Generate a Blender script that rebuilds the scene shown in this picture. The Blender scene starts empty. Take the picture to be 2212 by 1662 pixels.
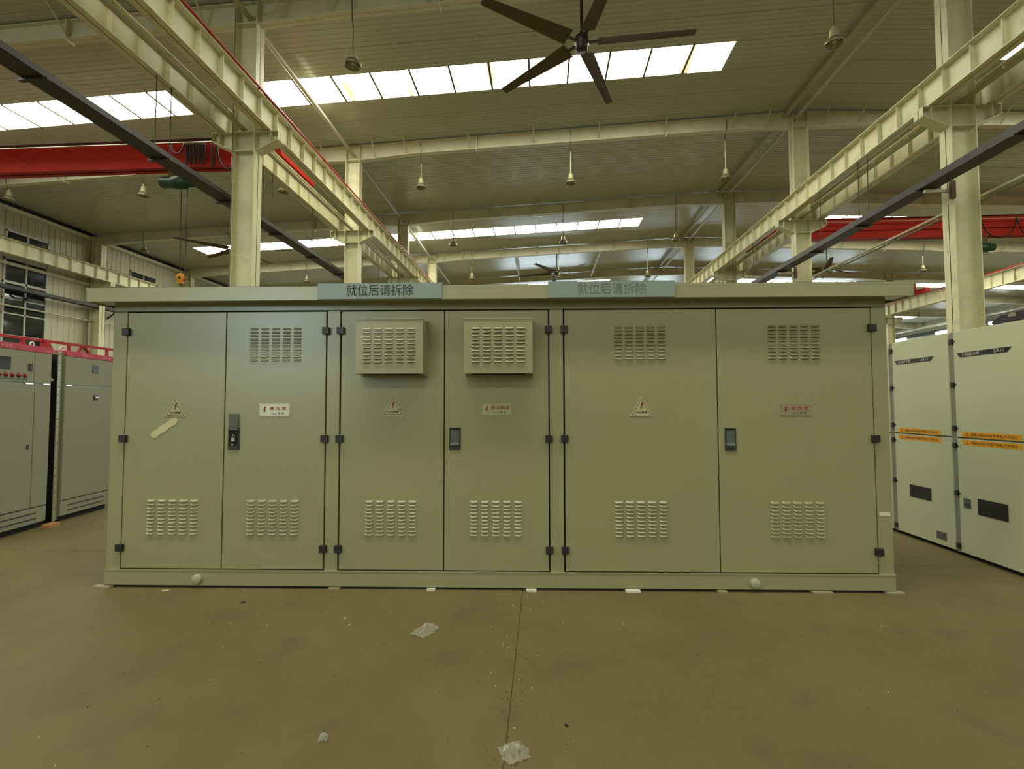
import bpy, math, random
from mathutils import Vector, Matrix
random.seed(7)
sc = bpy.context.scene
col = sc.collection
R = math.radians

# ------------------------------------------------------------------ camera
cam_d = bpy.data.cameras.new('camera')
cam_d.sensor_width = 36.0
cam_d.lens = 36.0 * 1070.0 / 2212.0
cam_d.clip_end = 300
cam = bpy.data.objects.new('camera', cam_d)
col.objects.link(cam)
yaw, pit, rol = R(3.5443), R(2.488), R(-0.0895)
fw = Vector((-math.sin(yaw) * math.cos(pit), math.cos(yaw) * math.cos(pit), math.sin(pit)))
rt = Vector((math.cos(yaw), math.sin(yaw), 0)); up = rt.cross(fw)
rt2 = rt * math.cos(rol) + up * math.sin(rol); up2 = -rt * math.sin(rol) + up * math.cos(rol)
cam.matrix_world = Matrix(((rt2.x, up2.x, -fw.x, 0), (rt2.y, up2.y, -fw.y, 0), (rt2.z, up2.z, -fw.z, 1.58), (0, 0, 0, 1)))
sc.camera = cam

# ------------------------------------------------------------------ world, exposure
world = bpy.data.worlds.new('sky'); sc.world = world
world.use_nodes = True
bgn = world.node_tree.nodes['Background']
bgn.inputs[0].default_value = (0.75, 0.87, 1.0, 1); bgn.inputs[1].default_value = 0.5
sc.view_settings.view_transform = 'Standard'
sc.view_settings.look = 'None'
sc.view_settings.exposure = 0.0
sc.view_settings.gamma = 1.0
sc.view_settings.use_curve_mapping = False
SKYLIGHT = 22.5                      # radiance of the translucent roof panes
SKY_TINT = (1.0, 0.985, 0.80)
try:
    sc.cycles.max_bounces = 5; sc.cycles.diffuse_bounces = 4; sc.cycles.glossy_bounces = 2; sc.cycles.adaptive_threshold = .05; sc.cycles.adaptive_min_samples = 16
    sc.cycles.use_denoising = True
    sc.cycles.sample_clamp_indirect = 6.0
except Exception:
    pass

# ------------------------------------------------------------------ materials
def lin(c):
    return tuple((v / 12.92 if v <= .04045 else ((v + .055) / 1.055) ** 2.4) for v in c)
def hexc(h):
    h = h.lstrip('#'); return lin(tuple(int(h[i:i + 2], 16) / 255 for i in (0, 2, 4)))
MATS = {}
def mat(name, c, rough=.5, metal=0., var=.10, scale=3., bump=0., bscale=60., spec=.5, dirt=None, dirt_amt=0., coat=0.):
    if name in MATS: return MATS[name]
    if isinstance(c, str): c = hexc(c)
    m = bpy.data.materials.new(name); m.use_nodes = True
    nt = m.node_tree; b = nt.nodes['Principled BSDF']; L = nt.links.new
    b.inputs['Roughness'].default_value = rough; b.inputs['Metallic'].default_value = metal
    b.inputs['Specular IOR Level'].default_value = spec
    if coat: b.inputs['Coat Weight'].default_value = coat; b.inputs['Coat Roughness'].default_value = .25
    g = nt.nodes.new('ShaderNodeNewGeometry')
    n = nt.nodes.new('ShaderNodeTexNoise'); n.inputs['Scale'].default_value = scale; n.inputs['Detail'].default_value = 5
    L(g.outputs['Position'], n.inputs['Vector'])
    mx = nt.nodes.new('ShaderNodeMix'); mx.data_type = 'RGBA'
    mx.inputs['A'].default_value = tuple(v * (1 - var) for v in c) + (1,)
    mx.inputs['B'].default_value = tuple(min(1, v * (1 + var)) for v in c) + (1,)
    L(n.outputs['Fac'], mx.inputs['Factor'])
    out = mx.outputs['Result']
    if dirt is not None:
        n2 = nt.nodes.new('ShaderNodeTexNoise'); n2.inputs['Scale'].default_value = scale * 2.7; n2.inputs['Detail'].default_value = 8
        n2.inputs['Roughness'].default_value = .7
        L(g.outputs['Position'], n2.inputs['Vector'])
        rp = nt.nodes.new('ShaderNodeValToRGB'); rp.color_ramp.elements[0].position = .5; rp.color_ramp.elements[1].position = .72
        rp.color_ramp.elements[1].color = (dirt_amt,) * 3 + (1,)
        L(n2.outputs['Fac'], rp.inputs['Fac'])
        m2 = nt.nodes.new('ShaderNodeMix'); m2.data_type = 'RGBA'
        L(rp.outputs['Color'], m2.inputs['Factor']); L(out, m2.inputs['A'])
        m2.inputs['B'].default_value = (hexc(dirt) if isinstance(dirt, str) else dirt) + (1,)
        out = m2.outputs['Result']
    L(out, b.inputs['Base Color'])
    if bump:
        n3 = nt.nodes.new('ShaderNodeTexNoise'); n3.inputs['Scale'].default_value = bscale; n3.inputs['Detail'].default_value = 3
        L(g.outputs['Position'], n3.inputs['Vector'])
        bp = nt.nodes.new('ShaderNodeBump'); bp.inputs['Strength'].default_value = bump; bp.inputs['Distance'].default_value = .01
        L(n3.outputs['Fac'], bp.inputs['Height']); L(bp.outputs['Normal'], b.inputs['Normal'])
    MATS[name] = m
    return m
def emat(name, c, s):
    if name in MATS: return MATS[name]
    m = bpy.data.materials.new(name); m.use_nodes = True
    b = m.node_tree.nodes['Principled BSDF']
    b.inputs['Base Color'].default_value = (.6, .6, .6, 1)
    b.inputs['Emission Color'].default_value = tuple(c) + (1,)
    b.inputs['Emission Strength'].default_value = s
    MATS[name] = m
    return m
def skylight_mat():
    m = bpy.data.materials.new('skylight_sheet'); m.use_nodes = True
    nt = m.node_tree; b = nt.nodes['Principled BSDF']; L = nt.links.new
    b.inputs['Base Color'].default_value = (.55, .55, .5, 1); b.inputs['Roughness'].default_value = .5
    g = nt.nodes.new('ShaderNodeNewGeometry')
    mp = nt.nodes.new('ShaderNodeMapping'); mp.inputs['Scale'].default_value = (2.4, .3, 1)
    L(g.outputs['Position'], mp.inputs['Vector'])
    n = nt.nodes.new('ShaderNodeTexNoise'); n.inputs['Scale'].default_value = 1.3; n.inputs['Detail'].default_value = 4
    L(mp.outputs['Vector'], n.inputs['Vector'])
    rp = nt.nodes.new('ShaderNodeValToRGB')
    rp.color_ramp.elements[0].position = .33; rp.color_ramp.elements[0].color = (.045, .038, .02, 1)
    rp.color_ramp.elements[1].position = .40; rp.color_ramp.elements[1].color = SKY_TINT + (1,)
    L(n.outputs['Fac'], rp.inputs['Fac'])
    L(rp.outputs['Color'], b.inputs['Emission Color'])
    b.inputs['Emission Strength'].default_value = SKYLIGHT
    try: m.cycles.emission_sampling = 'FRONT'
    except Exception: pass
    return m

M_SUB = mat('substation_paint', '#8a8a67', .30, var=.05, scale=1.3, bump=.05, bscale=350, spec=.5, coat=.5)
M_SUBL = M_SUB
M_COVER = mat('cover_sheet_steel', '#7d8b86', .38, var=.05, scale=2, spec=.5)
M_DARK = mat('dark_interior', (.006, .006, .006), .8, var=.2)
M_GAPSHADE = mat('gap_shade_black', (.004, .004, .005), .7, var=.1)  # flat black painted in as the shade inside gaps
M_HINGE = mat('black_plastic', (.011, .011, .012), .45, var=.1)
M_HANDLE = mat('grey_plastic', '#4c524a', .45, var=.08, scale=20)
M_HANDLED = mat('dark_grey_plastic', '#2e322d', .4, var=.08, scale=20)
M_CREAM = mat('cream_steel_paint', '#d6d2b0', .5, var=.08, scale=1.1, dirt='#857d58', dirt_amt=.35)
M_COLUMN = mat('cream_column_paint', '#cdc9a4', .5, var=.08, scale=1.3, dirt='#7b754f', dirt_amt=.3)
M_RAFTER = mat('grey_beam_paint', '#cfcbae', .55, var=.06, scale=1.1, dirt='#7e7659', dirt_amt=.25)
M_PIPE = mat('grey_pipe_paint', '#b0ab90', .45, var=.06, scale=2)
M_CEIL = mat('roof_sheet', '#b0b4a0', .27, var=.06, scale=.8, bump=.05, bscale=3.5, spec=.6)
M_SEAM = mat('roof_seam', '#5d573f', .6)
M_WALL = mat('wall_sheet', '#b0ac92', .5, var=.06, scale=1.2)
M_RED = mat('crane_red', '#a3200c', .6, var=.12, scale=2, spec=.2)
M_REDB = mat('busbar_red', '#a40f12', .4, var=.1)
M_TRAY = mat('black_tray', '#282622', .5, var=.15, scale=3)
M_GREEN = mat('hoist_green', '#0c3a1f', .45, var=.2)
M_ROPE = mat('wire_rope', '#2c2417', .6)
M_CABLE = mat('cable_rubber', '#171312', .6)
M_ORANGE = mat('hook_orange', '#d98a12', .45)
M_LAMP = mat('lamp_housing', '#b7b28a', .3, metal=.3)
M_REFL = mat('lamp_reflector', '#8f8b70', .25, metal=.5)
M_WIRE = mat('lamp_wire', '#3b3526', .6)
M_FAN = mat('fan_motor', '#221f19', .4)
M_BLADE = mat('fan_blade', '#5c503a', .7, spec=.15)
M_LVCAB = mat('cabinet_paint', '#878a74', .5, var=.04, scale=1.5, spec=.25)
M_SWG = mat('switchgear_paint', '#bcc09f', .42, var=.04, scale=1.2, bump=.05, bscale=300)
M_SWGF = mat('switchgear_edge', '#7f8471', .4, var=.05)
M_PINKRED = mat('header_red', '#b01a3c', .45, var=.08)
M_GUARD = mat('guard_red', '#a81c28', .5, var=.08)
M_PALE = mat('pale_lettering', '#d98a95', .6)
M_WHITE = mat('white_print', '#d8d8c8', .5)
M_BLACKP = mat('black_plate', '#17191a', .35)
M_SCREEN = mat('meter_glass', '#0b0e1c', .08, var=.1, spec=.8)
M_YELLOW = mat('yellow_tape', '#e09a00', .45, var=.06, scale=8)
M_INK = mat('dark_ink', '#2a1408', .6)
M_REDINK = mat('red_ink', '#6d0a14', .6)
M_BLKINK = mat('black_ink', '#14130d', .6)
M_SIGNW = mat('sign_white', '#c7c7b4', .4, var=.03)
M_SIGNG = mat('sign_beige', '#a5a17c', .4, var=.03)
M_SIGNB = mat('sign_bronze', '#8a8266', .35, var=.05)
M_GLASS = mat('dark_window_glass', '#101a1a', .06, var=.2, spec=.9)
M_FRAME = mat('window_frame', '#b3b1a0', .45)
M_TAPE = mat('masking_tape', '#bdb68e', .4, var=.12, scale=25)
M_BRASS = mat('chrome', '#c9c7bb', .25, metal=.9)
M_WOOD = mat('raw_wood', '#a5764a', .7, var=.2, scale=12)
M_CARD = mat('cardboard', '#9a6b3a', .8, var=.15, scale=8)
M_RUST = mat('rusty_steel', '#5e4630', .7, var=.25, scale=15)
M_LED = emat('led_tube', (.85, .9, 1.0), 9.0)
M_SKYL = skylight_mat()
M_WINFAR = emat('daylit_far_window', (.72, .9, 1.0), 9.0)
M_WINLIT = emat('daylit_window', (.66, .9, 1.0), 20.0)
def floor_mat():
    m = bpy.data.materials.new('concrete_floor'); m.use_nodes = True
    nt = m.node_tree; b = nt.nodes['Principled BSDF']; L = nt.links.new
    g = nt.nodes.new('ShaderNodeNewGeometry')
    def noise(s, d, r=.55, dist=0.):
        n = nt.nodes.new('ShaderNodeTexNoise'); n.inputs['Scale'].default_value = s; n.inputs['Detail'].default_value = d
        n.inputs['Roughness'].default_value = r; n.inputs['Distortion'].default_value = dist
        L(g.outputs['Position'], n.inputs['Vector']); return n.outputs['Fac']
    def ramp(f, a, bb, c0=(0, 0, 0, 1), c1=(1, 1, 1, 1)):
        r = nt.nodes.new('ShaderNodeValToRGB'); r.color_ramp.elements[0].position = a; r.color_ramp.elements[1].position = bb
        r.color_ramp.elements[0].color = c0; r.color_ramp.elements[1].color = c1; L(f, r.inputs['Fac']); return r.outputs['Color']
    def mix(f, a, bb, mode='MIX'):
        x = nt.nodes.new('ShaderNodeMix'); x.data_type = 'RGBA'; x.blend_type = mode
        if isinstance(f, float): x.inputs['Factor'].default_value = f
        else: L(f, x.inputs['Factor'])
        for s, v in (('A', a), ('B', bb)):
            if isinstance(v, tuple): x.inputs[s].default_value = v
            else: L(v, x.inputs[s])
        return x.outputs['Result']
    ca = hexc('#5f5535') + (1,); cb = hexc('#6a5f3d') + (1,)
    c = mix(ramp(noise(.75, 4, .6, .4), .35, .68), ca, cb)
    c = mix(ramp(noise(2.6, 6, .65, .3), .52, .74, c1=(.5, .5, .5, 1)), c, hexc('#4d462f') + (1,))
    c = mix(ramp(noise(17, 5, .7), .60, .74, c1=(.4, .4, .4, 1)), c, hexc('#4a432e') + (1,))
    c = mix(ramp(noise(75, 2, .5), .70, .76, c1=(.55, .55, .55, 1)), c, hexc('#332e1e') + (1,))
    c = mix(ramp(noise(110, 2, .5), .735, .76, c1=(.5, .5, .5, 1)), c, hexc('#9b9470') + (1,))
    L(c, b.inputs['Base Color'])
    b.inputs['Roughness'].default_value = .62; b.inputs['Specular IOR Level'].default_value = .35
    bp = nt.nodes.new('ShaderNodeBump'); bp.inputs['Strength'].default_value = .12; bp.inputs['Distance'].default_value = .01
    L(noise(45, 5, .7), bp.inputs['Height']); L(bp.outputs['Normal'], b.inputs['Normal'])
    return m
M_FLOOR = floor_mat()
M_JOINT = mat('floor_joint', '#5d4a2e', .9, var=.35, scale=9)

# ------------------------------------------------------------------ mesh helpers
class MB:
    def __init__(s): s.v = []; s.f = []; s.sm = []; s.mi = []
    def add(s, vs, fs, smooth=False, mi=0):
        o = len(s.v); s.v += [tuple(v) for v in vs]
        for f in fs: s.f.append(tuple(i + o for i in f)); s.sm.append(smooth); s.mi.append(mi)
        return s
    def box(s, x0, x1, y0, y1, z0, z1, mi=0):
        return s.add([(x0, y0, z0), (x1, y0, z0), (x1, y1, z0), (x0, y1, z0), (x0, y0, z1), (x1, y0, z1), (x1, y1, z1), (x0, y1, z1)],
                     [(0, 3, 2, 1), (4, 5, 6, 7), (0, 1, 5, 4), (1, 2, 6, 5), (2, 3, 7, 6), (3, 0, 4, 7)], mi=mi)
    def bar(s, p, q, w, h, upv=(0, 0, 1)):
        p, q = Vector(p), Vector(q); d = (q - p).normalized(); u = Vector(upv)
        if abs(d.dot(u)) > .99: u = Vector((1, 0, 0))
        a = d.cross(u).normalized(); b = a.cross(d)
        vs = [e + a * (sx * w / 2) + b * (sy * h / 2) for e in (p, q) for sx, sy in ((-1, -1), (1, -1), (1, 1), (-1, 1))]
        return s.add(vs, [(0, 3, 2, 1), (4, 5, 6, 7), (0, 1, 5, 4), (1, 2, 6, 5), (2, 3, 7, 6), (3, 0, 4, 7)])
    def tube(s, pts, r, n=8, caps=True):
        pts = [Vector(p) for p in pts]; rs = r if isinstance(r, (list, tuple)) else [r] * len(pts)
        vs = []; prev = None
        for i, p in enumerate(pts):
            d = (pts[min(i + 1, len(pts) - 1)] - pts[max(i - 1, 0)]).normalized()
            u = prev if prev is not None else (Vector((0, 0, 1)) if abs(d.z) < .9 else Vector((1, 0, 0)))
            a = d.cross(u).normalized(); b = a.cross(d).normalized(); prev = b
            for k in range(n):
                t = 2 * math.pi * k / n; vs.append(p + (a * math.cos(t) + b * math.sin(t)) * rs[i])
        fs = [(i * n + k, i * n + (k + 1) % n, (i + 1) * n + (k + 1) % n, (i + 1) * n + k) for i in range(len(pts) - 1) for k in range(n)]
        s.add(vs, fs, True)
        if caps:
            s.add(vs[:n], [tuple(range(n))[::-1]]); s.add(vs[-n:], [tuple(range(n))])
        return s
    def lathe(s, prof, c=(0, 0, 0), n=16, axis='z'):
        vs = []
        for r, h in prof:
            for k in range(n):
                t = 2 * math.pi * k / n; a, b = r * math.cos(t), r * math.sin(t)
                p = (a, b, h) if axis == 'z' else ((h, a, b) if axis == 'x' else (a, -h, b))
                vs.append((p[0] + c[0], p[1] + c[1], p[2] + c[2]))
        fs = [(i * n + k, i * n + (k + 1) % n, (i + 1) * n + (k + 1) % n, (i + 1) * n + k) for i in range(len(prof) - 1) for k in range(n)]
        return s.add(vs, fs, True)
    def prism(s, poly, y0, y1):                        # polygon in x,z pushed along y
        n = len(poly)
        vs = [(x, y0, z) for x, z in poly] + [(x, y1, z) for x, z in poly]
        fs = [tuple(range(n)), tuple(range(2 * n - 1, n - 1, -1))] + [(i, i + n, (i + 1) % n + n, (i + 1) % n) for i in range(n)]
        return s.add(vs, fs)
    def mesh(s, name):
        me = bpy.data.meshes.new(name); me.from_pydata(s.v, [], s.f)
        me.polygons.foreach_set('use_smooth', s.sm); me.polygons.foreach_set('material_index', s.mi)
        me.update(); return me
    def build(s, name, m, parent=None, loc=None, bevel=0, label=None):
        return place(name, s.mesh(name), m, parent, loc, bevel, label)
def place(name, me, m, parent=None, loc=None, bevel=0, label=None):
    if not me.materials:
        for x in (m if isinstance(m, (list, tuple)) else [m]): me.materials.append(x)
    o = bpy.data.objects.new(name, me); col.objects.link(o); o.parent = parent
    if loc: o.location = loc
    if label: o['label'] = label
    if bevel:
        b = o.modifiers.new('edge', 'BEVEL'); b.width = bevel; b.segments = 2; b.limit_method = 'ANGLE'; b.angle_limit = R(40)
    return o
def tag(o, label=None, cat=None, group=None, kind=None):
    if label: o['label'] = label
    if cat: o['category'] = cat
    if group: o['group'] = group
    if kind: o['kind'] = kind
    return o
def thing(name, label, cat, loc=(0, 0, 0), rz=0, group=None):
    o = bpy.data.objects.new(name, None); col.objects.link(o); o.location = loc; o.rotation_euler = (0, 0, rz)
    o.empty_display_size = .2
    return tag(o, label, cat, group, 'thing')
def struct(o): o['kind'] = 'structure'; return o
def text_mesh(txt, h, w=None, depth=.0012, bold=0.):
    """flat lettering in local x,z facing -y, centred at origin; h = glyph height, w = total width"""
    cu = bpy.data.curves.new('lettering', 'FONT'); cu.body = txt; cu.size = 1.0; cu.extrude = 0.0; cu.offset = bold
    cu.resolution_u = 3
    ob = bpy.data.objects.new('lettering', cu); col.objects.link(ob)
    dg = bpy.context.evaluated_depsgraph_get()
    me = bpy.data.meshes.new_from_object(ob.evaluated_get(dg))
    bpy.data.objects.remove(ob); bpy.data.curves.remove(cu)
    if len(me.vertices) == 0: return me
    xs = [v.co.x for v in me.vertices]; ys = [v.co.y for v in me.vertices]
    x0, x1, y0, y1 = min(xs), max(xs), min(ys), max(ys)
    sy = h / (y1 - y0); sx = (w / (x1 - x0)) if w else sy
    for v in me.vertices: v.co = Vector(((v.co.x - (x0 + x1) / 2) * sx, -depth, (v.co.y - (y0 + y1) / 2) * sy))
    me.materials.clear(); me.update()
    return me

# ------------------------------------------------------------------ building data
YA, BAY = 10.15, 6.0
XL, XR, XW, XF = -6.37, 8.26, -21.15, 23.0          # column rows: conductor-rail row, switchgear row, wall row, far row
XRIDGE = 8.3
XMIN, XMAX, YMIN, YMAX = -21.5, 38.1, -30.0, 58.0
def roofz(x): return 10.68 + .043 * x if x <= XRIDGE else 10.68 + .043 * XRIDGE - .043 * (x - XRIDGE)
ORD = ['nearest', 'second', 'third', 'fourth', 'fifth', 'sixth', 'seventh', 'eighth', 'ninth']

# ------------------------------------------------------------------ floor
fl = struct(MB().box(XMIN, XMAX, YMIN, YMAX, -.2, -.005).build('floor', M_JOINT))
sx, sy = 6.0, 6.0
JX, JY = -.178, 5.2
xs = [XMIN] + [JX + sx * k for k in range(-4, 8) if XMIN < JX + sx * k < XMAX] + [XMAX]
ys = [YMIN] + [JY + sy * k for k in range(-4, 10) if YMIN < JY + sy * k < YMAX] + [YMAX]
for i in range(len(xs) - 1):
    for j in range(len(ys) - 1):
        g = .003
        MB().box(xs[i] + g, xs[i + 1] - g, ys[j] + g, ys[j + 1] - g, -.005, 0).build('slab', M_FLOOR, fl)

# ------------------------------------------------------------------ roof sheets and skylights
ceil_o = bpy.data.objects.new('ceiling', None); col.objects.link(ceil_o); struct(ceil_o)
OFF = .05
sheet_cache = {}
def sheet(xa, xb, y0, wy):
    key = (round(xa, 2), round(xb, 2), round(wy, 3))
    if key not in sheet_cache:
        m = MB(); n = 6; p = wy / n; prof = [(0.0, .014), (.006, .014), (.007, 0)]
        for k in range(n):
            a = k * p
            prof += [(a + p * .62, 0), (a + p * .70, .008), (a + p * .90, .008), (a + p * .97, 0)]
        prof += [(wy - .004, 0)]
        vs = [(x, y, roofz(x) + OFF + z) for x in (xa, xb) for y, z in prof]
        k = len(prof)
        m.add(vs, [(i, i + k, i + k + 1, i + 1) for i in range(k - 1)])
        m.add([(x, y, roofz(x) + OFF + .05) for x in (xa, xb) for y in (0, wy)], [(0, 1, 3, 2)])
        sheet_cache[key] = m.mesh('roof_panel')
    return place('roof_panel', sheet_cache[key], M_CEIL, ceil_o, (0, y0, 0))
PW = 1.0685
def span(xa, n): return [xa + PW * i for i in range(n + 1)]
STR0 = [span(-18.38, 8), span(-8.88, 13), span(11.6, 13), span(26.8, 8)]
pane_cache = {}
wn = 0
SKY_ROWS = [-23.32, -11.32, 1.1, 12.68, 24.68, 36.68, 48.68]  # unseen overhead row set off the even spacing to light louvre tops
ycur = YMIN
solid = []
for y0 in SKY_ROWS:
    solid.append((ycur, y0)); ycur = y0 + 1.1
solid.append((ycur, YMAX))
for a, b in solid:
    n = max(1, round((b - a) / .99)); w = (b - a) / n
    for i in range(n):
        for xa, xb in ((XMIN, XRIDGE), (XRIDGE, XMAX)): sheet(xa, xb, a + i * w, w)
for y0 in SKY_ROWS:
    STR = STR0
    edges = [XMIN]
    for s_ in STR: edges += [s_[0], s_[-1]]
    edges += [XMAX]
    for i in range(0, len(edges), 2):
        xa, xb = edges[i], edges[i + 1]
        if xa < XRIDGE < xb: sheet(xa, XRIDGE, y0, 1.1); sheet(XRIDGE, xb, y0, 1.1)
        else: sheet(xa, xb, y0, 1.1)
    for s_ in STR:
        if s_[0] > 20 and y0 < 20: continue
        if y0 < 0 and s_[0] > 20: continue
        wn += 1
        w = struct(MB().build('window_%d' % wn, M_SEAM)) if False else bpy.data.objects.new('window_%d' % wn, None)
        if w.name not in col.objects: col.objects.link(w)
        w['kind'] = 'structure'
        for i, x in enumerate(s_[:-1]):
            sg = 1 if x < XRIDGE else -1
            if sg not in pane_cache:
                d = PW * .043 * sg
                pane_cache[sg] = MB().add([(0, 0, 0), (PW, 0, d), (PW, 1.1, d), (0, 1.1, 0)], [(0, 3, 2, 1)]).add(
                    [(0, 0, .01), (PW, 0, d + .01), (PW, 1.1, d + .01), (0, 1.1, .01)], [(0, 1, 2, 3)], mi=1).mesh('pane')
                pane_cache[(sg, 'm')] = MB().bar((0, 0, 0), (0, 1.1, 0), .055, .04).mesh('glazing_bar')
            place('pane', pane_cache[sg], [M_SKYL, M_SEAM], w, (x, y0, roofz(x) + OFF + .012))
            if i: place('glazing_bar', pane_cache[(sg, 'm')], M_SEAM, w, (x, y0, roofz(x) + OFF))

# ------------------------------------------------------------------ walls
def wall_with_panels(name, X, ya, yb, ztop, face, holes, pan_a, pan_b, pw=.27):
    """vertical ribbed sheets at plane X; face=+1 looks to +x"""
    root = bpy.data.objects.new(name, None); col.objects.link(root); struct(root)
    th = .06
    back = (X - th * face, X - th * face - .1 * face)
    def sheets(y0, y1, z0, z1, nm):
        m = MB(); f = face; d = .02
        pr = [(y0, -d), (y0 + .02, 0), (y1 - .02, 0), (y1, -d)]
        vs = [(X + f * q, y, z) for z in (z0, z1) for y, q in pr]
        fs = [(i, i + 1, i + 5, i + 4) for i in range(3)]
        m.add(vs, [t if f > 0 else t[::-1] for t in fs])
        return m.build(nm, M_WALL, root)
    cuts = sorted([ya, yb, pan_a, pan_b] + [h[0] for h in holes] + [h[1] for h in holes])
    cuts = [c for i, c in enumerate(cuts) if i == 0 or c - cuts[i - 1] > 1e-6]
    for c0, c1 in zip(cuts[:-1], cuts[1:]):
        mid = (c0 + c1) / 2
        zs = [0]
        for h in sorted(holes, key=lambda h: h[2]):
            if h[0] < mid < h[1]: zs += [h[2], h[3]]
        zs.append(ztop)
        n = max(1, round((c1 - c0) / pw)) if pan_a <= mid <= pan_b else max(1, round((c1 - c0) / 1.2))
        w = (c1 - c0) / n
        for i in range(n):
            for k in range(0, len(zs), 2):
                if zs[k + 1] - zs[k] > .01: sheets(c0 + i * w, c0 + (i + 1) * w, zs[k], zs[k + 1], 'wall_panel')
    return root
holes = []
for k in (1, 2, 3):
    y = YA + BAY * k
    holes += [(y + 2.15, y + 3.9, 8.0, 8.72), (y + 2.12, y + 3.88, 3.2, 7.6)]
holes = [h for h in holes if h[0] < 33]
wl = wall_with_panels('wall_left', XMIN, YMIN, YMAX, 9.95, 1, holes, 16.3, 31.0)
MB().box(XMIN - .12, XMIN - .1, YMIN, YMAX, 0, 9.9).build('outer_sheet', M_DARK, wl)
wr = wall_with_panels('wall_right', XMAX, YMIN, YMAX, 9.95, -1, [], 40, 41)
def end_wall(name, Y, face, wins):
    """end wall at plane Y with daylit windows; face=+1 looks to +y"""
    global wn
    root = bpy.data.objects.new(name, None); col.objects.link(root); struct(root)
    ya, yb = sorted((Y, Y - face * .1))
    xc = [XMIN] + [v for w_ in wins for v in w_[:2]] + [XMAX]
    for i in range(0, len(xc), 2): MB().box(xc[i], xc[i + 1], ya, yb, 0, 11.3).build('wall_panel', M_WALL, root)
    for (a, b, z0, z1) in wins:
        MB().box(a, b, ya, yb, 0, z0).build('wall_panel', M_WALL, root)
        MB().box(a, b, ya, yb, z1, 11.3).build('wall_panel', M_WALL, root)
        wn += 1
        w = bpy.data.objects.new('window_%d' % wn, None); col.objects.link(w); struct(w)
        n = max(2, round((b - a) / 1.5)); s = (b - a) / n; yp = Y - face * .055
        for i in range(n):
            for z in range(2):
                za = z0 + (z1 - z0) / 2 * z; zb = za + (z1 - z0) / 2
                MB().box(a + i * s + .03, a + (i + 1) * s - .03, yp - .005, yp + .005, za + .03, zb - .03).build('pane', M_WINLIT if face > 0 else M_WINFAR, w)
        fm = MB()
        for i in range(n + 1): fm.box(a + i * s - .03, a + i * s + .03, yp - .03, yp + .03, z0, z1)
        for z in (z0, (z0 + z1) / 2, z1): fm.box(a, b, yp - .03, yp + .03, z - .03, z + .03)
        fm.build('window_frame', M_FRAME, w)
end_wall('wall_far', YMAX, -1, [(-18, -14, 1.5, 6), (-4, 5.5, 1.0, 6), (11, 15, 1.5, 6), (18, 21.5, 1.5, 6), (26, 35, 1.5, 6)])
end_wall('wall_back', YMIN, 1, [(-21.0, -14.6, 6.0, 9.2)])
# windows of the left wall
for (y0, y1, z0, z1) in holes:
    wn += 1
    w = bpy.data.objects.new('window_%d' % wn, None); col.objects.link(w); struct(w)
    X = XMIN + .02; f = .055
    fr = MB()
    tall = z1 - z0 > 2
    fr.box(X - .05, X + .03, y0, y0 + f, z0, z1).box(X - .05, X + .03, y1 - f, y1, z0, z1)
    fr.box(X - .05, X + .03, y0, y1, z0, z0 + f).box(X - .05, X + .03, y0, y1, z1 - f, z1)
    fr.build('window_frame', M_FRAME, w)
    ym = (y0 + y1) / 2
    cols_ = [(y0 + f, ym - .025), (ym + .025, y1 - f)]
    if tall:
        zr = [z0 + f, 4.02, 4.45, 5.35, 5.95, 6.62, 7.38, z1 - f]
    else: zr = [z0 + f, z1 - f]
    MB().box(X - .04, X + .025, ym - .025, ym + .025, z0, z1).build('mullion', M_FRAME, w)
    for i in range(len(zr) - 1):
        if i:
            t = .05 if i in (2, 5) else .025
            MB().box(X - .04, X + .025, y0, y1, zr[i] - t, zr[i] + t).build('transom', M_FRAME, w)
        for a, b in cols_:
            MB().box(X - .03, X - .02, a, b, zr[i] + .01, zr[i + 1] - .01).build('pane', M_GLASS, w)
# eave trim along the left wall
tr = struct(MB().box(XMIN, XMIN + .22, YMIN, YMAX, 9.48, 9.62).build('trim_1', M_RAFTER))
tr2 = struct(MB().box(XMIN - .1, XMIN + .12, YMIN, YMAX, 9.62, 9.82).build('trim_2', M_DARK))
struct(MB().box(XMIN, XMIN + .1, YMIN, YMAX, 7.3, 7.42).build('trim_3', M_RAFTER))
struct(MB().box(XMAX - .12, XMAX, YMIN, YMAX, 9.4, 9.5).build('trim_4', M_RAFTER))

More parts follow.
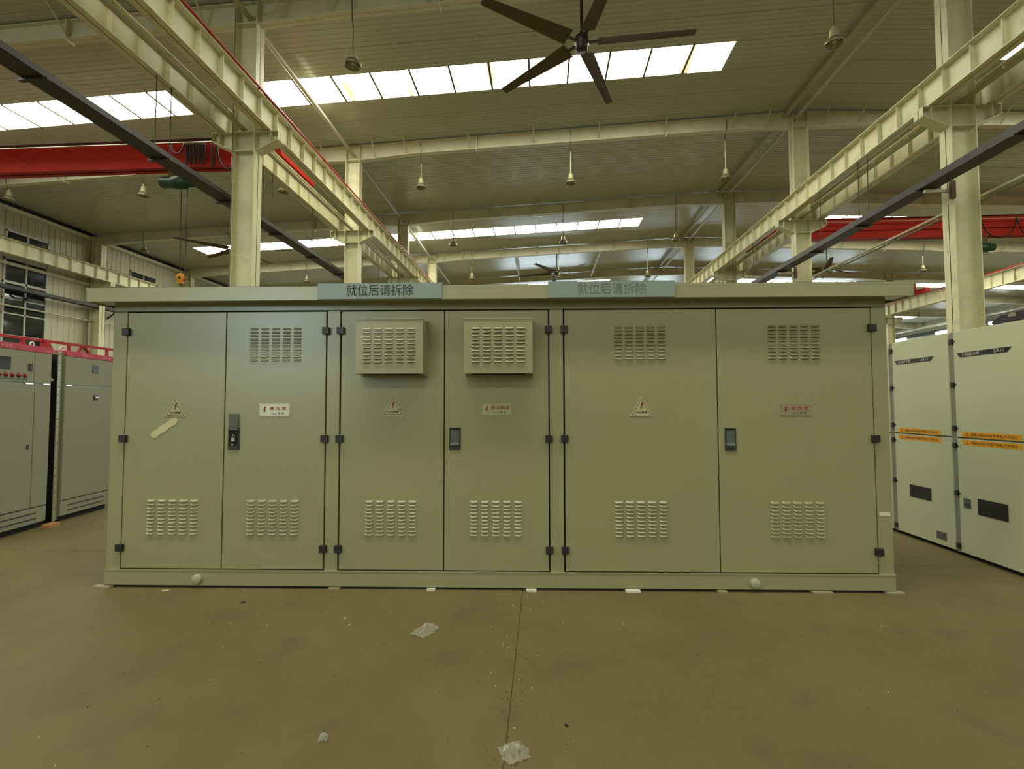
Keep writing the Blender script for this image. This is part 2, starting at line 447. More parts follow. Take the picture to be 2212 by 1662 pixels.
# ------------------------------------------------------------------ columns
def column(x, i, label, group, ztop, arms=(1, 1), armlen=.58, bz=7.49, simple=False):
    y = YA + BAY * i
    t = thing('steel_column', label, 'column', (x, y, 0), 0, group)
    hw, fd, ft = .24, .15, .02                      # half web, flange half depth, flange thickness
    MB().box(-hw, hw, -.008, .008, 0, ztop).build('web', M_COLUMN, t)
    for s in (-1, 1):
        MB().box(min(s * hw, s * (hw - ft)), max(s * hw, s * (hw - ft)), -fd, fd, 0, ztop).build('flange', M_COLUMN, t)
    MB().box(-hw - .08, hw + .08, -fd - .08, fd + .08, 0, .03).build('base_plate', M_COLUMN, t)
    for s, on in zip((-1, 1), arms):
        if not on: continue
        a, b = hw, hw + armlen - .24 + .16
        x0, x1 = s * a, s * b
        web = MB().prism([(x0, bz - .42), (x0, bz - .02), (x1, bz - .02), (x1, bz - .19)], -.008, .008)
        br = web.build('bracket', M_COLUMN, t)
        MB().box(min(x0, x1), max(x0, x1), -.13, .13, bz - .02, bz).build('bracket_flange', M_COLUMN, br)
        lo = MB(); lo.add([(x0, -.13, bz - .43), (x1, -.13, bz - .20), (x1, .13, bz - .20), (x0, .13, bz - .43),
                           (x0, -.13, bz - .412), (x1, -.13, bz - .182), (x1, .13, bz - .182), (x0, .13, bz - .412)],
                          [(0, 3, 2, 1), (4, 5, 6, 7), (0, 1, 5, 4), (1, 2, 6, 5), (2, 3, 7, 6), (3, 0, 4, 7)])
        lo.build('bracket_flange', M_COLUMN, br)
        xm = s * (b - .17)
        MB().box(xm - .008, xm + .008, -.12, .12, bz - .26, bz - .02).build('stiffener', M_COLUMN, br)
        MB().box(min(x1, x1 - s * .012), max(x1, x1 - s * .012), -.12, .12, bz - .19, bz - .02).build('stiffener', M_COLUMN, br)
    for z in (bz - .01, bz - .42, ztop - .5):
        MB().box(-hw + ft, hw - ft, -.14, .14, z - .008, z + .008).build('stiffener', M_COLUMN, t)
    return t
for i in range(4):
    c = column(XL, i, '%s cream H-column of the row under the red conductor rail' % ORD[i], 'columns under the conductor rail', roofz(XL) - .02)
    if i == 0:
        MB().tube([(-.25, -.17, 3.0), (-.235, -.17, 7.2), (-.225, -.18, 10.2)], .009, 6).build('conduit', mat('grey_conduit', '#6b6650', .5), c)
for i in range(4):
    c = column(XR, i, '%s cream H-column of the row by the white switchgear' % ORD[i], 'columns by the switchgear', roofz(XR) - .02)
    if i == 0: MB().tube([(-.2, -.06, 2.0), (-.2, -.06, 10.4)], .009, 6).build('conduit', mat('grey_conduit', '#6b6650', .5), c)
for i in (2, 3):
    column(XW, i, ('cream wall column standing between the two high wall windows', 'cream wall column seen beside the orange crane hook')[i - 2],
           'columns along the window wall', roofz(XW) - .05, (0, 1))
for i in (4,):
    t = column(XF, i, ('cream column of the far row hidden behind the switchgear column', 'cream column with diagonal braces behind the switchgear',
                   'last visible cream column of the far girder row')[i - 3], 'columns of the far row', roofz(XF) - .02, (1, 1), bz=7.4)
    if i == 4:
        MB().bar((.2, .1, 7.1), (.2, 2.6, 4.2), .09, .09).build('brace', M_COLUMN, t)
        MB().bar((-.2, .1, 7.1), (-.2, 2.6, 4.2), .09, .09).build('brace', M_COLUMN, t)

# ------------------------------------------------------------------ roof beams (tapered rafters)
BAYS = [(XW + .2, XL), (XL, XR), (XR, XF), (XF, XMAX - .3)]
def depth(x):
    d = min(abs(x - c) for c in (XW, XL, XR, XF, XMAX - .2))
    return .43 + max(0, 1 - d / 1.9) * .10
LAMP_WIRE = {}
for i in range(0, 8):
    y = YA + BAY * i
    t = thing('roof_beam', '%s tapered cream roof beam crossing the hall, counted from the camera' % ORD[i], 'beam', (0, y, 0), 0, 'roof beams')
    for bi, (xa, xb) in enumerate(BAYS):
        if i > 4 and bi < 2: continue
        st = sorted(set([xa, xb, xa + 1.9, xb - 1.9] + ([XRIDGE] if xa < XRIDGE < xb else [])))
        top = [(x, roofz(x)) for x in st]; bot = [(x, roofz(x) - depth(x)) for x in st]
        MB().prism(bot + top[::-1], -.006, .006).build('web', M_RAFTER, t)
        f = MB()
        for pts, h in ((bot, .018), (top, -.018)):
            for (x0, z0), (x1, z1) in zip(pts[:-1], pts[1:]):
                f.add([(x0, -.1, z0), (x1, -.1, z1), (x1, .1, z1), (x0, .1, z0), (x0, -.1, z0 + h), (x1, -.1, z1 + h), (x1, .1, z1 + h), (x0, .1, z0 + h)],
                      [(0, 3, 2, 1), (4, 5, 6, 7), (0, 1, 5, 4), (1, 2, 6, 5), (2, 3, 7, 6), (3, 0, 4, 7)])
        f.build('flange', M_RAFTER, t)
        for xs_ in (xa + 4.2, xb - 4.2):
            MB().box(xs_ - .015, xs_ + .015, -.11, .11, roofz(xs_) - depth(xs_) - .06, roofz(xs_)).build('splice_plate', M_RAFTER, t)
        if i <= 5:
            x = xa + .75; k = 0
            while x < xb - .5:
                zb = roofz(x) - depth(x) + .05
                MB().bar((x, -.08, zb), (x, -.55, roofz(x) + .05), .012, .05, (1, 0, 0)).build('fly_brace', M_PIPE, t)
                x += 1.07 if (k == 0 or x > xb - 2.9) else 2.14
                k += 1

# ------------------------------------------------------------------ struts and pipes along the hall
def pipe(name, label, cat, pts, r, m, n=10, group=None, clamps=None):
    o = MB().tube(pts, r, n).build(name, m); return tag(o, label, cat, group, 'thing')
Y0, Y1 = 1.0, 52.0
pipe('strut_pipe', 'long round strut pipe resting on bracket tops below the red conductor rail', 'pipe', [(-6.42, Y0, 7.56), (-6.42, Y1, 7.56)], .05, M_PIPE)
pipe('strut_pipe', 'round eave strut pipe between beam ends above the red conductor rail', 'pipe', [(XL, Y0, 10.08), (XL, Y1, 10.08)], .055, M_PIPE)
pipe('strut_pipe', 'round ridge strut pipe above the switchgear column row', 'pipe', [(8.12, Y0, 10.78), (8.12, Y1, 10.78)], .055, M_PIPE)
tag(MB().box(7.78, 7.86, Y0, Y1, 10.86, 10.98).build('ridge_channel', M_PIPE), 'slim ridge channel running beside the ridge strut pipe', 'channel', kind='thing')
pipe('strut_pipe', 'round strut pipe on the bracket tops of the switchgear column row', 'pipe', [(8.26, Y0, 7.56), (8.26, Y1, 7.56)], .045, M_PIPE)
pipe('strut_pipe', 'short roof strut pipe left of the distant ceiling fan', 'pipe', [(-1.55, 28.2, 10.3), (-1.55, 34.1, 10.3)], .06, M_PIPE)
pipe('strut_pipe', 'short roof strut pipe right of the distant ceiling fan', 'pipe', [(3.35, 28.2, 10.5), (3.35, 34.1, 10.5)], .06, M_PIPE)
pipe('water_pipe', 'thin pale pipe running along the window wall', 'pipe', [(-21.3, 14, 5.63), (-21.3, 40, 5.63)], .035, M_PIPE)
pipe('drop_pipe', 'white vertical drop pipe on the window wall behind the red rail', 'pipe', [(-21.28, 21.9, .0), (-21.28, 21.9, 5.55)], .05, M_FRAME)
pipe('water_pipe', 'pale grey pipe sloping past the red crane on the switchgear side', 'pipe', [(8.72, 6, 5.74), (8.72, 34, 5.74)], .03, M_PIPE)
pipe('water_pipe', 'greenish pipe just under the pale pipe on the switchgear side', 'pipe', [(8.74, 6, 5.66), (8.74, 34, 5.66)], .022, mat('green_pipe', '#5c6a4e', .5))
pipe('strut_pipe', 'pale eave strut pipe high on the far wall beyond the switchgear', 'pipe', [(37.4, 34, 9.2), (37.4, 57.5, 9.2)], .09, M_PIPE)

# ------------------------------------------------------------------ crane runway girders
def girder(x, label, ya, yb, z0=7.5, z1=8.05, fw_=.23, m=M_CREAM, step=.615, phase=.2, bar=0, st=True):
    t = thing('runway_girder', label, 'girder', (x, 0, 0), 0, 'crane runway girders')
    MB().box(-.006, .006, ya, yb, z0, z1).build('web', m, t)
    MB().box(-fw_ / 2, fw_ / 2, ya, yb, z0, z0 + .016).build('flange', m, t)
    MB().box(-fw_ / 2 - .03, fw_ / 2 + .03, ya, yb, z1 - .016, z1).build('flange', m, t)
    MB().box(-.035, .035, ya, yb, z1, z1 + .07).build('crane_rail', M_RUST, t)
    if st:
        me = {}
        for s in (-1, 1):
            a, b = sorted((s * .006, s * (fw_ / 2 - .02)))
            me[s] = MB().box(a, b, -.006, .006, z0 + .016, z1 - .016).mesh('stiffener')
        y = ya + phase
        while y < min(yb, 36):
            for s in (-1, 1): place('stiffener', me[s], m, t, (0, y, 0))
            y += step
    if bar:
        MB().tube([(bar, ya, z1 + .04), (bar, yb, z1 + .04)], .026, 6).build('conductor_rail', M_REDB, t)
        y = ya + .5
        while y < 36:
            MB().box(min(0, bar) if bar < 0 else 0.05, 0 if bar < 0 else bar + .03, y - .015, y + .015, z1, z1 + .03).build('rail_clip', M_REDB, t)
            y += 1.5
    return t
girder(-5.90, 'cream runway girder with red conductor rail along its top', 1.5, 46, bar=.16)
girder(-6.92, 'cream runway girder carrying the end of the dark red crane', 1.5, 46)
girder(7.74, 'cream runway girder on the middle-hall side of the switchgear columns', 1.5, 46)
girder(8.84, 'cream runway girder carrying the orange-red crane beyond the columns', 1.5, 46)
girder(-20.62, 'cream runway girder in front of the wall windows', 12, 46, z0=7.5, z1=8.07)
girder(22.4, 'cream far runway girder with red rail seen past the switchgear column', 14, 46, z0=7.42, z1=8.1, bar=-.16)

# ------------------------------------------------------------------ cable trays
def tray(x0, x1, z0, z1, ya, yb, label, rods, arms, rodx, rodz):
    t = thing('cable_tray', label, 'cable tray', (0, 0, 0), 0, 'black cable trays')
    MB().box(x0, x1, ya, yb, z0, z0 + .006).build('tray_bottom', M_TRAY, t)
    MB().box(x0, x0 + .006, ya, yb, z0, z1).build('tray_side', M_TRAY, t)
    MB().box(x1 - .006, x1, ya, yb, z0, z1).build('tray_side', M_TRAY, t)
    MB().box(x0, x1, ya, yb, z1, z1 + .004).build('tray_lid', M_TRAY, t)
    for y in rods: MB().tube([(rodx, y, z0 - .02), (rodx, y, rodz)], .009, 6).build('hanger_rod', M_ROPE, t)
    for y in arms: MB().box(x0 - .05, x1 + .05, y - .03, y + .03, z0 - .035, z0).build('hanger_arm', M_TRAY, t)
    return t
tray(-7.0, -6.68, 6.02, 6.12, 1.5, 30, 'black cable tray hung below the girder of the dark red crane',
     [8.2, 8.55, 11.6, 12.0, 14.2, 17.6, 18.2, 20.2, 23.8, 24.3], [6.1, 8.3, 10.15, 12.2, 14.2, 16.15, 18.2, 20.2, 22.15, 24.2], -6.86, 7.5)
tr_r = tray(7.45, 7.76, 5.85, 5.99, 1.5, 34, 'black cable tray on arms of the switchgear column row',
     [12.0, 12.35, 14.0, 18.0, 18.4, 20.3], [6.0, 8.1, 10.15, 12.1, 14.1, 16.15, 18.1, 20.1, 22.15], 7.7, 7.5)
for i in range(3):
    y = YA + BAY * i
    MB().box(7.5, 8.03, y - .14, y - .08, 5.75, 5.81).build('support_arm', M_PIPE, tr_r)
    MB().box(7.94, 8.02, y - .20, y - .13, 5.6, 5.95).build('clamp', M_RUST, tr_r)
tr_w = tray(-21.2, -20.95, 6.24, 6.38, 12, 36, 'black cable tray running along the window wall', [], [], 0, 0)
for y in (19.0, 23.0, 25.2): MB().bar((-21.45, y, 5.9), (-21.0, y, 6.22), .05, .05).build('support_arm', M_TRAY, tr_w)

# ------------------------------------------------------------------ overhead cranes
def loop(p, q, sag, n=9):
    p, q = Vector(p), Vector(q)
    return [p.lerp(q, k / (n - 1)) - Vector((0, 0, sag * (1 - (2 * k / (n - 1) - 1) ** 2) ** .6)) for k in range(n)]
def crane(label, xa, xb, y, z0, z1, hx, loops, hookz=None, hoist=True, hang=.55):
    t = thing('overhead_crane', label, 'crane', (0, y, 0), 0, 'overhead cranes')
    MB().box(xa, xb, -.02, .02, z0, z1).build('bridge_web', M_RED, t)
    MB().box(xa, xb, -.17, .17, z1 - .02, z1).build('bridge_flange', mat('dusty_low_bounce', '#4e4036', .8, var=.15), t)  # dust tone darkened to weaken light bounced onto the roof
    MB().box(xa, xb, -.17, .17, z0, z0 + .025).build('bridge_flange', M_RED, t)
    if xa > 0: MB().box(xa, xb, -.09, -.02, (z0 + z1) / 2 - .06, z1 - .02).build('bridge_rib', M_RED, t)
    for x in (xa, xb):
        e = MB().box(x - .14, x + .14, -.95, .95, 8.14, 8.45).build('end_carriage', M_RED, t)
        for yy in (-.75, .75):
            MB().lathe([(.0, -.04), (.1, -.04), (.1, .04), (0, .04)], (x, yy, 8.2), 12, 'x').build('wheel', M_RUST, e)
    MB().tube([(xa + .3, -.3, z1 - .2), (xb - .3, -.3, z1 - .2)], .014, 6).build('festoon_rail', M_PIPE, t)
    for (x0, x1, sg) in loops:
        MB().tube(loop((x0, -.34, z1 - .24), (x1, -.34, z1 - .24), sg), .022, 6).build('festoon_cable', M_CABLE, t)
    for (x0, x1, sg) in loops[:3]:
        MB().box(x0 - .03, x0 + .03, -.36, -.3, z1 - .3, z1 - .16).build('festoon_trolley', M_RUST, t)
    if hoist:
        h = MB().lathe([(0, -.48), (.14, -.47), (.16, -.44), (.16, -.1), (.19, -.08), (.19, .28), (.15, .3), (.15, .5), (.10, .54), (0, .55)], (hx, 0, z0 - hang + .2), 16, 'x').build('hoist', M_GREEN, t)
        MB().box(hx - .2, hx + .2, -.12, -.1, z0 - hang + .25, z0 + .06).build('trolley_plate', M_RUST, h)
        MB().box(hx - .2, hx + .2, .1, .12, z0 - hang + .25, z0 + .06).build('trolley_plate', M_RUST, h)
        if hookz:
            MB().tube([(hx + .12, 0, z0 - hang + .1), (hx + .14, 0, hookz + .1)], .012, 6).build('wire_rope', M_ROPE, t)
            MB().tube([(hx + .30, 0, z0 - hang + .1), (hx + .30, 0, hookz - 1.2)], .010, 6).build('pendant_cable', M_ROPE, t)
            k = MB().lathe([(0, -.05), (.11, -.05), (.13, -.03), (.13, .03), (.11, .05), (0, .05)], (hx + .17, 0, hookz), 18, 'y').build('hook_block', M_ORANGE, t)
            MB().box(hx + .09, hx + .25, -.045, .045, hookz - .17, hookz).build('block_plate', M_ORANGE, k)
            MB().lathe([(0, -.056), (.04, -.056), (.04, .056), (0, .056)], (hx + .17, 0, hookz), 8, 'y').build('block_pin', M_HINGE, k)
            MB().tube([(hx + .17, 0, hookz - .15)] + [(hx + .17 + .07 * math.sin(a), 0, hookz - .28 + .07 * math.cos(a)) for a in [i * .5 for i in range(0, 9)]], .018, 8).build('hook', M_RUST, k)
    return t
LZ = 9.13
crane('dark red overhead crane in the window-wall bay with green hoist', -20.6, -6.92, 13.2, 8.3, LZ, -10.33,
      [(-7.5, -7.0, .75), (-8.25, -7.5, .75), (-8.98, -8.25, .78), (-9.12, -8.98, .7)] + [(-9.36 + .12 * k - .48, -9.30 + .12 * k - .48, .62) for k in range(5)] + [(-10.3, -9.9, .3)], hookz=5.2)
crane('bright red overhead crane beyond the switchgear columns with green hoist', 8.84, 22.4, 20.6, 8.28, 9.12, 17.42,
      [(17.2, 18.55, .75), (18.55, 19.6, .75), (19.6, 20.6, .75), (20.6, 21.6, .75)], hookz=None, hang=.62)
crane('distant red crane end riding on the far runway girder', 9.1, 22.4, 31.0, 8.3, 8.85, 12, [(21.4, 21.9, .3), (20.9, 21.4, .3)], hoist=False)

# ------------------------------------------------------------------ high-bay lamps
lamp_me = {}
def lamp(x, i, label, bent=False):
    y = YA + BAY * i
    top = roofz(x) - depth(x)
    t = thing('high_bay_lamp', label, 'lamp', (x, y, 9.06), 0, 'high bay lamps')
    L_ = top - 9.06
    MB().tube([(0, -.12, L_ + .35), (.02, -.13, L_ + .1), (0, -.06, L_ - .12), (0, 0, L_ - .3)], .012, 6).build('cord', M_WIRE, t)
    MB().tube([(0, 0, L_ - .3), (0, 0, .22)], .016 if i else .008, 8).build('conduit', M_LAMP if i in (1, 3) else M_WIRE, t)
    if not lamp_me:
        lamp_me['h'] = MB().lathe([(.0, .24), (.03, .24), (.045, .2), (.075, .17), (.085, .1), (.085, .04), (.10, .02), (.10, 0), (0, 0)], n=16).mesh('ballast_housing')
        lamp_me['r'] = MB().lathe([(.085, .03), (.10, .0), (.15, -.05), (.175, -.11), (.18, -.14), (.172, -.14), (.14, -.05), (.08, .01), (0, .015)], n=20).mesh('reflector')
        lamp_me['b'] = MB().lathe([(0, -.12), (.03, -.115), (.045, -.08), (.035, -.03), (.02, .0)], n=10).mesh('bulb')
    place('ballast_housing', lamp_me['h'], M_LAMP, t); place('reflector', lamp_me['r'], M_REFL, t); place('bulb', lamp_me['b'], M_SIGNW, t)
P3 = ['first', 'middle', 'last']
for i in range(4):
    for k, x in enumerate((-4.06, .95, 5.95)):
        if i == 0 and k == 1: continue
        lamp(x, i, 'high bay lamp on %s roof beam, %s in middle bay from conductor rail' % (ORD[i], P3[k]))
for i in (1, 2, 3):
    for k, x in enumerate((-8.85, -13.88, -18.9)):
        if (i, k) in ((3, 2), (2, 0), (2, 1)): continue
        lamp(x, i, 'high bay lamp on %s roof beam, %s in window-wall bay from columns' % (ORD[i], P3[k]))
for i in (2, 3):
    for k, x in enumerate((10.9, 15.85, 20.8)):
        if i == 2: continue
        lamp(x, i, 'high bay lamp on %s roof beam, %s beyond switchgear columns' % (ORD[i], P3[k]))

# ------------------------------------------------------------------ ceiling fans
def fan(x, y, z, ang, label, top, r=2.3):
    t = thing('ceiling_fan', label, 'fan', (x, y, z), 0, 'large ceiling fans')
    MB().tube([(0, 0, .16), (0, 0, top - z)], .035, 10).build('downrod', M_FAN, t)
    MB().lathe([(0, .2), (.05, .2), (.05, .14), (.14, .12), (.15, .06), (.15, -.04), (.13, -.06), (.13, -.14), (.11, -.17), (0, -.18)], n=20).build('motor', M_FAN, t)
    me = MB(); me2 = MB()
    n = 7
    vs = []
    for k in range(n):
        u = k / (n - 1); xx = .34 + (r - .34) * u; c = .17 * (1 - .45 * u) ; tw = R(16 - 10 * u)
        for s, h in ((-1, 0), (0, .012), (1, 0)):
            vs.append((xx, s * c * math.cos(tw), s * c * math.sin(tw) + h))
        for s, h in ((1, -.008), (0, .002), (-1, -.008)):
            vs.append((xx, s * c * math.cos(tw), s * c * math.sin(tw) + h))
    fs = [(k * 6 + a, (k + 1) * 6 + a, (k + 1) * 6 + (a + 1) % 6, k * 6 + (a + 1) % 6) for k in range(n - 1) for a in range(6)]
    me.add(vs, fs, False); me.add(vs[:6], [(0, 1, 2, 3, 4, 5)]); me.add(vs[-6:], [(5, 4, 3, 2, 1, 0)])
    bm = me.mesh('blade'); am = MB().bar((.12, 0, 0), (.4, 0, .0), .07, .012).mesh('blade_arm')
    for k in range(5):
        b = place('blade', bm, M_BLADE, t); b.rotation_euler = (0, 0, R(ang + 72 * k))
        place('blade_arm', am, M_FAN, b)
fan(.85, YA + .0, 9.2, -4, 'large dark ceiling fan in front of the long skylight strip', roofz(.85) - .42)
fan(.84, YA + 18, 9.19, 22, 'distant dark ceiling fan just above the substation roof', roofz(.84) - .4)
fan(15.75, YA + 18, 9.17, 30, 'dark ceiling fan below the bright red crane', roofz(15.75) - .4)
fan(-14.4, YA + 12.1, 9.0, 9, 'ceiling fan partly hidden behind the nearest conductor-rail column', roofz(-14.4) - .4, 2.5)

# ------------------------------------------------------------------ LED lights on the far wall
for k, y in enumerate((42.6, 48.2, 53.8)):
    t = thing('wall_light', ('bright LED batten on the far wall beside the black pendant box', 'bright LED batten on the far wall between the two switchgear panels',
                             'bright LED batten low behind the far switchgear panel')[k], 'light', (37.2, y, 8.39), 0, 'LED battens on the far wall')
    MB().box(-.06, .06, -.8, .8, .07, .12).build('housing', M_FRAME, t)
    MB().tube([(0, -.78, 0), (0, .78, 0)], .14, 10).build('tube', M_LED, t)
tag(MB().box(37.35, 37.5, 30, YMAX - .3, 8.42, 8.75).build('dark_rail', M_TRAY), 'long dark rail along the far wall behind the LED battens', 'rail', kind='thing')

# ================================================================== PREFABRICATED SUBSTATION
CY = R(2.0319)
cd = Vector((math.cos(CY), math.sin(CY), 0)); cn = Vector((-math.sin(CY), math.cos(CY), 0))
sub = thing('transformer_substation', 'long olive-grey prefabricated transformer substation with six louvred doors', 'substation', tuple(cd * -.29 + cn * 4.325), CY)
HW, DEP = 3.40, 2.3
GAP = .020
# base frame
MB().box(-HW - .004, HW + .004, -.012, DEP + .012, GAP, .152).build('base_frame', M_SUB, sub, bevel=.006)
MB().box(-HW - .004, HW + .004, -.016, .0, .146, .156).build('base_lip', M_SUB, sub)
MB().box(-HW + .01, HW - .01, .014, DEP - .02, .001, GAP).build('base_gap_shade', M_GAPSHADE, sub)  # black strip added as painted shade in the gap under the base
# body core (dark behind the door gaps) and frame
MB().box(-HW + .03, HW - .03, .04, DEP - .03, .152, 2.5).build('body_core', M_GAPSHADE, sub)
for a, b in ((-HW, -3.268), (-1.467, -1.34), (.498, .629), (3.268, HW)):
    MB().box(a + (0 if a < -3 else .006), b - (0 if b > 3.3 else .006), 0, .12, .152, 2.43).build('post', M_SUB, sub, bevel=.004)
MB().box(-HW, HW, .0, .12, 2.432, 2.52).build('header', M_SUB, sub, bevel=.004)
MB().box(-HW, -HW + .03, .12, DEP, .152, 2.5).build('side_panel', M_SUB, sub)
MB().box(HW - .03, HW, .12, DEP, .152, 2.5).build('side_panel', M_SUB, sub)
MB().box(-HW, HW, DEP - .03, DEP, .152, 2.5).build('back_panel', M_SUB, sub)
# roof with drip edge
O = .145; RW = 3.54
rf = MB().box(-RW, RW, -O, DEP + O, 2.585, 2.617)
rf.build('roof', M_SUB, sub, bevel=.006)
ro = MB().box(-RW, RW, -O, -O + .02, 2.492, 2.60).box(-RW, RW, DEP + O - .02, DEP + O, 2.492, 2.60).box(-RW, -RW + .02, -O, DEP + O, 2.492, 2.60).box(RW - .02, RW, -O, DEP + O, 2.492, 2.60)
ro.build('roof_fascia', M_SUB, sub, bevel=.004)
MB().box(-RW + .02, RW - .02, -O + .02, .06, 2.50, 2.515).build('roof_soffit', M_SUB, sub)
MB().add([(-RW, -O, 2.617), (RW, -O, 2.617), (RW, DEP + O, 2.617), (-RW, DEP + O, 2.617), (-RW + .1, DEP / 2, 2.70), (RW - .1, DEP / 2, 2.70)],
         [(0, 1, 5, 4), (2, 3, 4, 5), (0, 4, 3), (1, 2, 5)]).build('roof_pitch', M_SUB, sub)
# lifting covers with lettering
for (a, b, ta, tb, ink, lb) in ((-1.489, -.416, -1.239, -.663, M_BLKINK, 'blue-grey lifting cover with dark lettering'), (.488, 1.556, .735, 1.315, mat('faint_ink', '#5f6b62', .5), 'blue-grey lifting cover with faint embossed lettering')):
    cv = MB().box(a, b, -O - .012, -O - .002, 2.497, 2.636).box(a, b, -O - .012, .35, 2.63, 2.636).build('lifting_cover', M_COVER, sub, bevel=.002, label=lb)
    place('lettering', text_mesh('就位后请拆除', .098, tb - ta), ink, cv, ((ta + tb) / 2, -O - .0125, 2.574))
# louvres
def louver_mesh(w=.071, h=.0165, d=.0165):
    m = MB(); st = [(-.5, 0), (-.44, .62), (-.36, .95), (-.2, 1), (.2, 1), (.36, .95), (.44, .62), (.5, 0)]
    pr = [(0, 1.0), (.34, .80), (.72, .52), (.95, .24), (1.0, .0)]
    vs = [(x * w, -d * s * q, h * (t - .35)) for x, s in st for q, t in pr]
    k = len(pr)
    m.add(vs, [(i * k + j, i * k + j + 1, (i + 1) * k + j + 1, (i + 1) * k + j) for i in range(len(st) - 1) for j in range(k - 1)], True)
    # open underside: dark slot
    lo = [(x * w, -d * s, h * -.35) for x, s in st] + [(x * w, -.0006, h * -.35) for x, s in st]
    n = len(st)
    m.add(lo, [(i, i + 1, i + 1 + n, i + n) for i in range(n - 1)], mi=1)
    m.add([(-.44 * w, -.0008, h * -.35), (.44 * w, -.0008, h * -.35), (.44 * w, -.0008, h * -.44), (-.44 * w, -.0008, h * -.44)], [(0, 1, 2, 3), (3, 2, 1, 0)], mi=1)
    return m
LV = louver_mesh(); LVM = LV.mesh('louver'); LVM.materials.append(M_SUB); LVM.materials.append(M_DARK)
def grid(xa, xb, za, zb):
    xs = [xa + .0355 + (xb - xa - .071) * i / 4 for i in range(5)]
    zs = [zb - .015 - (zb - za - .03) * j / 9 for j in range(10)]
    return [(x, z) for z in zs for x in xs]
rest = MB()
def rest_grid(xa, xb, za, zb, y):
    for x, z in grid(xa, xb, za, zb):
        o = len(rest.v)
        rest.v += [(v[0] + x, v[1] + y, v[2] + z) for v in LV.v]
        rest.f += [tuple(i + o for i in f) for f in LV.f]; rest.sm += LV.sm; rest.mi += LV.mi
# doors
ZB, ZT = .165, 2.421
DOORS = [(-3.268, -2.369), (-2.369, -1.467), (-1.336, -.418), (-.418, .496), (.631, 1.949), (1.949, 3.268)]
LOW = [(-3.042, -2.585), (-2.151, -1.693), (-1.106, -.654), (-.191, .262), (1.059, 1.509), (2.38, 2.831)]
UPP = {1: (-2.151, -1.691), 4: (1.067, 1.512), 5: (2.389, 2.831)}
hm = MB().box(-.031, .031, -.03, 0, -.031, .031).mesh('hinge')
DFACE = -.004
doors = []
for k, (a, b) in enumerate(DOORS):
    d = MB().box(a + .005, b - .004, DFACE, .035, ZB, ZT).build('door', M_SUB, sub, bevel=.003)
    doors.append(d)
    for x, z in grid(*LOW[k], .452, .765): place('louver', LVM, None, d, (x, DFACE, z))
    if k in UPP: rest_grid(*UPP[k], 1.974, 2.280, DFACE)
    hx = a if k % 2 == 0 else b
    for z in (2.247, 1.297, .344): place('hinge', hm, M_HINGE, d, (hx + (0.0 if k % 2 == 0 else 0.0), DFACE, z), bevel=.003)
# vent boxes
for a, b in ((-1.142, -.568), (-.223, .355)):
    v = MB().box(a, b, -.20, -.03, 1.852, 2.32).build('vent_box', M_SUB, sub, bevel=.004)
    MB().box(a - .006, b + .006, -.052, -.004, 1.842, 2.325).build('vent_flange', M_SUB, v)
    MB().box(a + .06, b - .06, -.16, -.05, 1.849, 1.853).build('vent_slot', M_DARK, v)
    MB().box(a + .004, b - .004, -.207, -.199, 2.31, 2.322).build('vent_lip', M_SUB, v)
    rest_grid(a + .064, b - .064, 1.937, 2.246, -.20)
ro_ = rest.build('louvers', [M_SUB, M_DARK], sub); ro_['kind'] = 'stuff'
# door handles
def handle(d, xa, xb, za, zb, opened=False):
    x, z = (xa + xb) / 2, (za + zb) / 2; w, h = xb - xa, zb - za; y = DFACE
    f = MB()
    t = .009
    f.box(xa, xa + t, y - .012, y, za, zb).box(xb - t, xb, y - .012, y, za, zb).box(xa, xb, y - .012, y, zb - t, zb).box(xa, xb, y - .012, y, za, za + .035)
    f.build('handle_frame', M_HANDLED, d, bevel=.002)
    if not opened:
        MB().box(xa + t, xb - t, y - .004, y, za + .035, zb - t).build('handle_recess', M_DARK, d)
        MB().prism([(xa + t + .002, za + .062), (xb - t - .002, za + .062), (xb - t - .002, zb - t - .012), (xa + t + .002, zb - t - .012)], y - .010, y - .003).build('handle_lever', M_HANDLE, d)
        MB().box(xa + t + .001, xb - t - .001, y - .018, y - .003, za + .040, za + .062).build('handle_grip', mat('handle_edge', '#6d7368', .4), d, bevel=.003)
        MB().box(x - .025, x + .025, y - .0135, y - .011, za + .014, za + .023).build('key_slot', M_DARK, d)
    else:
        MB().box(xa + t, xb - t, y - .006, y, za + .035, zb - t).build('handle_recess', M_DARK, d)
        MB().box(xa + .012, xb - .006, y - .02, y - .012, zb + .004, zb + .126).build('handle_flap', M_HANDLE, d, bevel=.002)
        MB().box(xa + .014, xb - .012, y - .02, y - .008, zb - .018, zb + .002).build('flap_pivot', M_HANDLE, d)
        lk = MB().box(x - .008, x + .022, y - .03, y - .012, z - .02, z + .008)
        lk.tube([(x - .001, y - .021, z + .006), (x - .001, y - .021, z + .03), (x + .007, y - .021, z + .04), (x + .015, y - .021, z + .03), (x + .015, y - .021, z + .006)], .003, 6)
        lk.build('padlock', M_BRASS, d)
        MB().lathe([(0, .012), (.009, .012), (.009, 0)], (x - .006, y - .006, za + .045), 10, 'y').build('latch_pin', M_BRASS, d)
handle(doors[1], -2.327, -2.229, 1.198, 1.390, True)
handle(doors[3], -.371, -.273, 1.199, 1.393)
handle(doors[5], 2.004, 2.098, 1.194, 1.388)
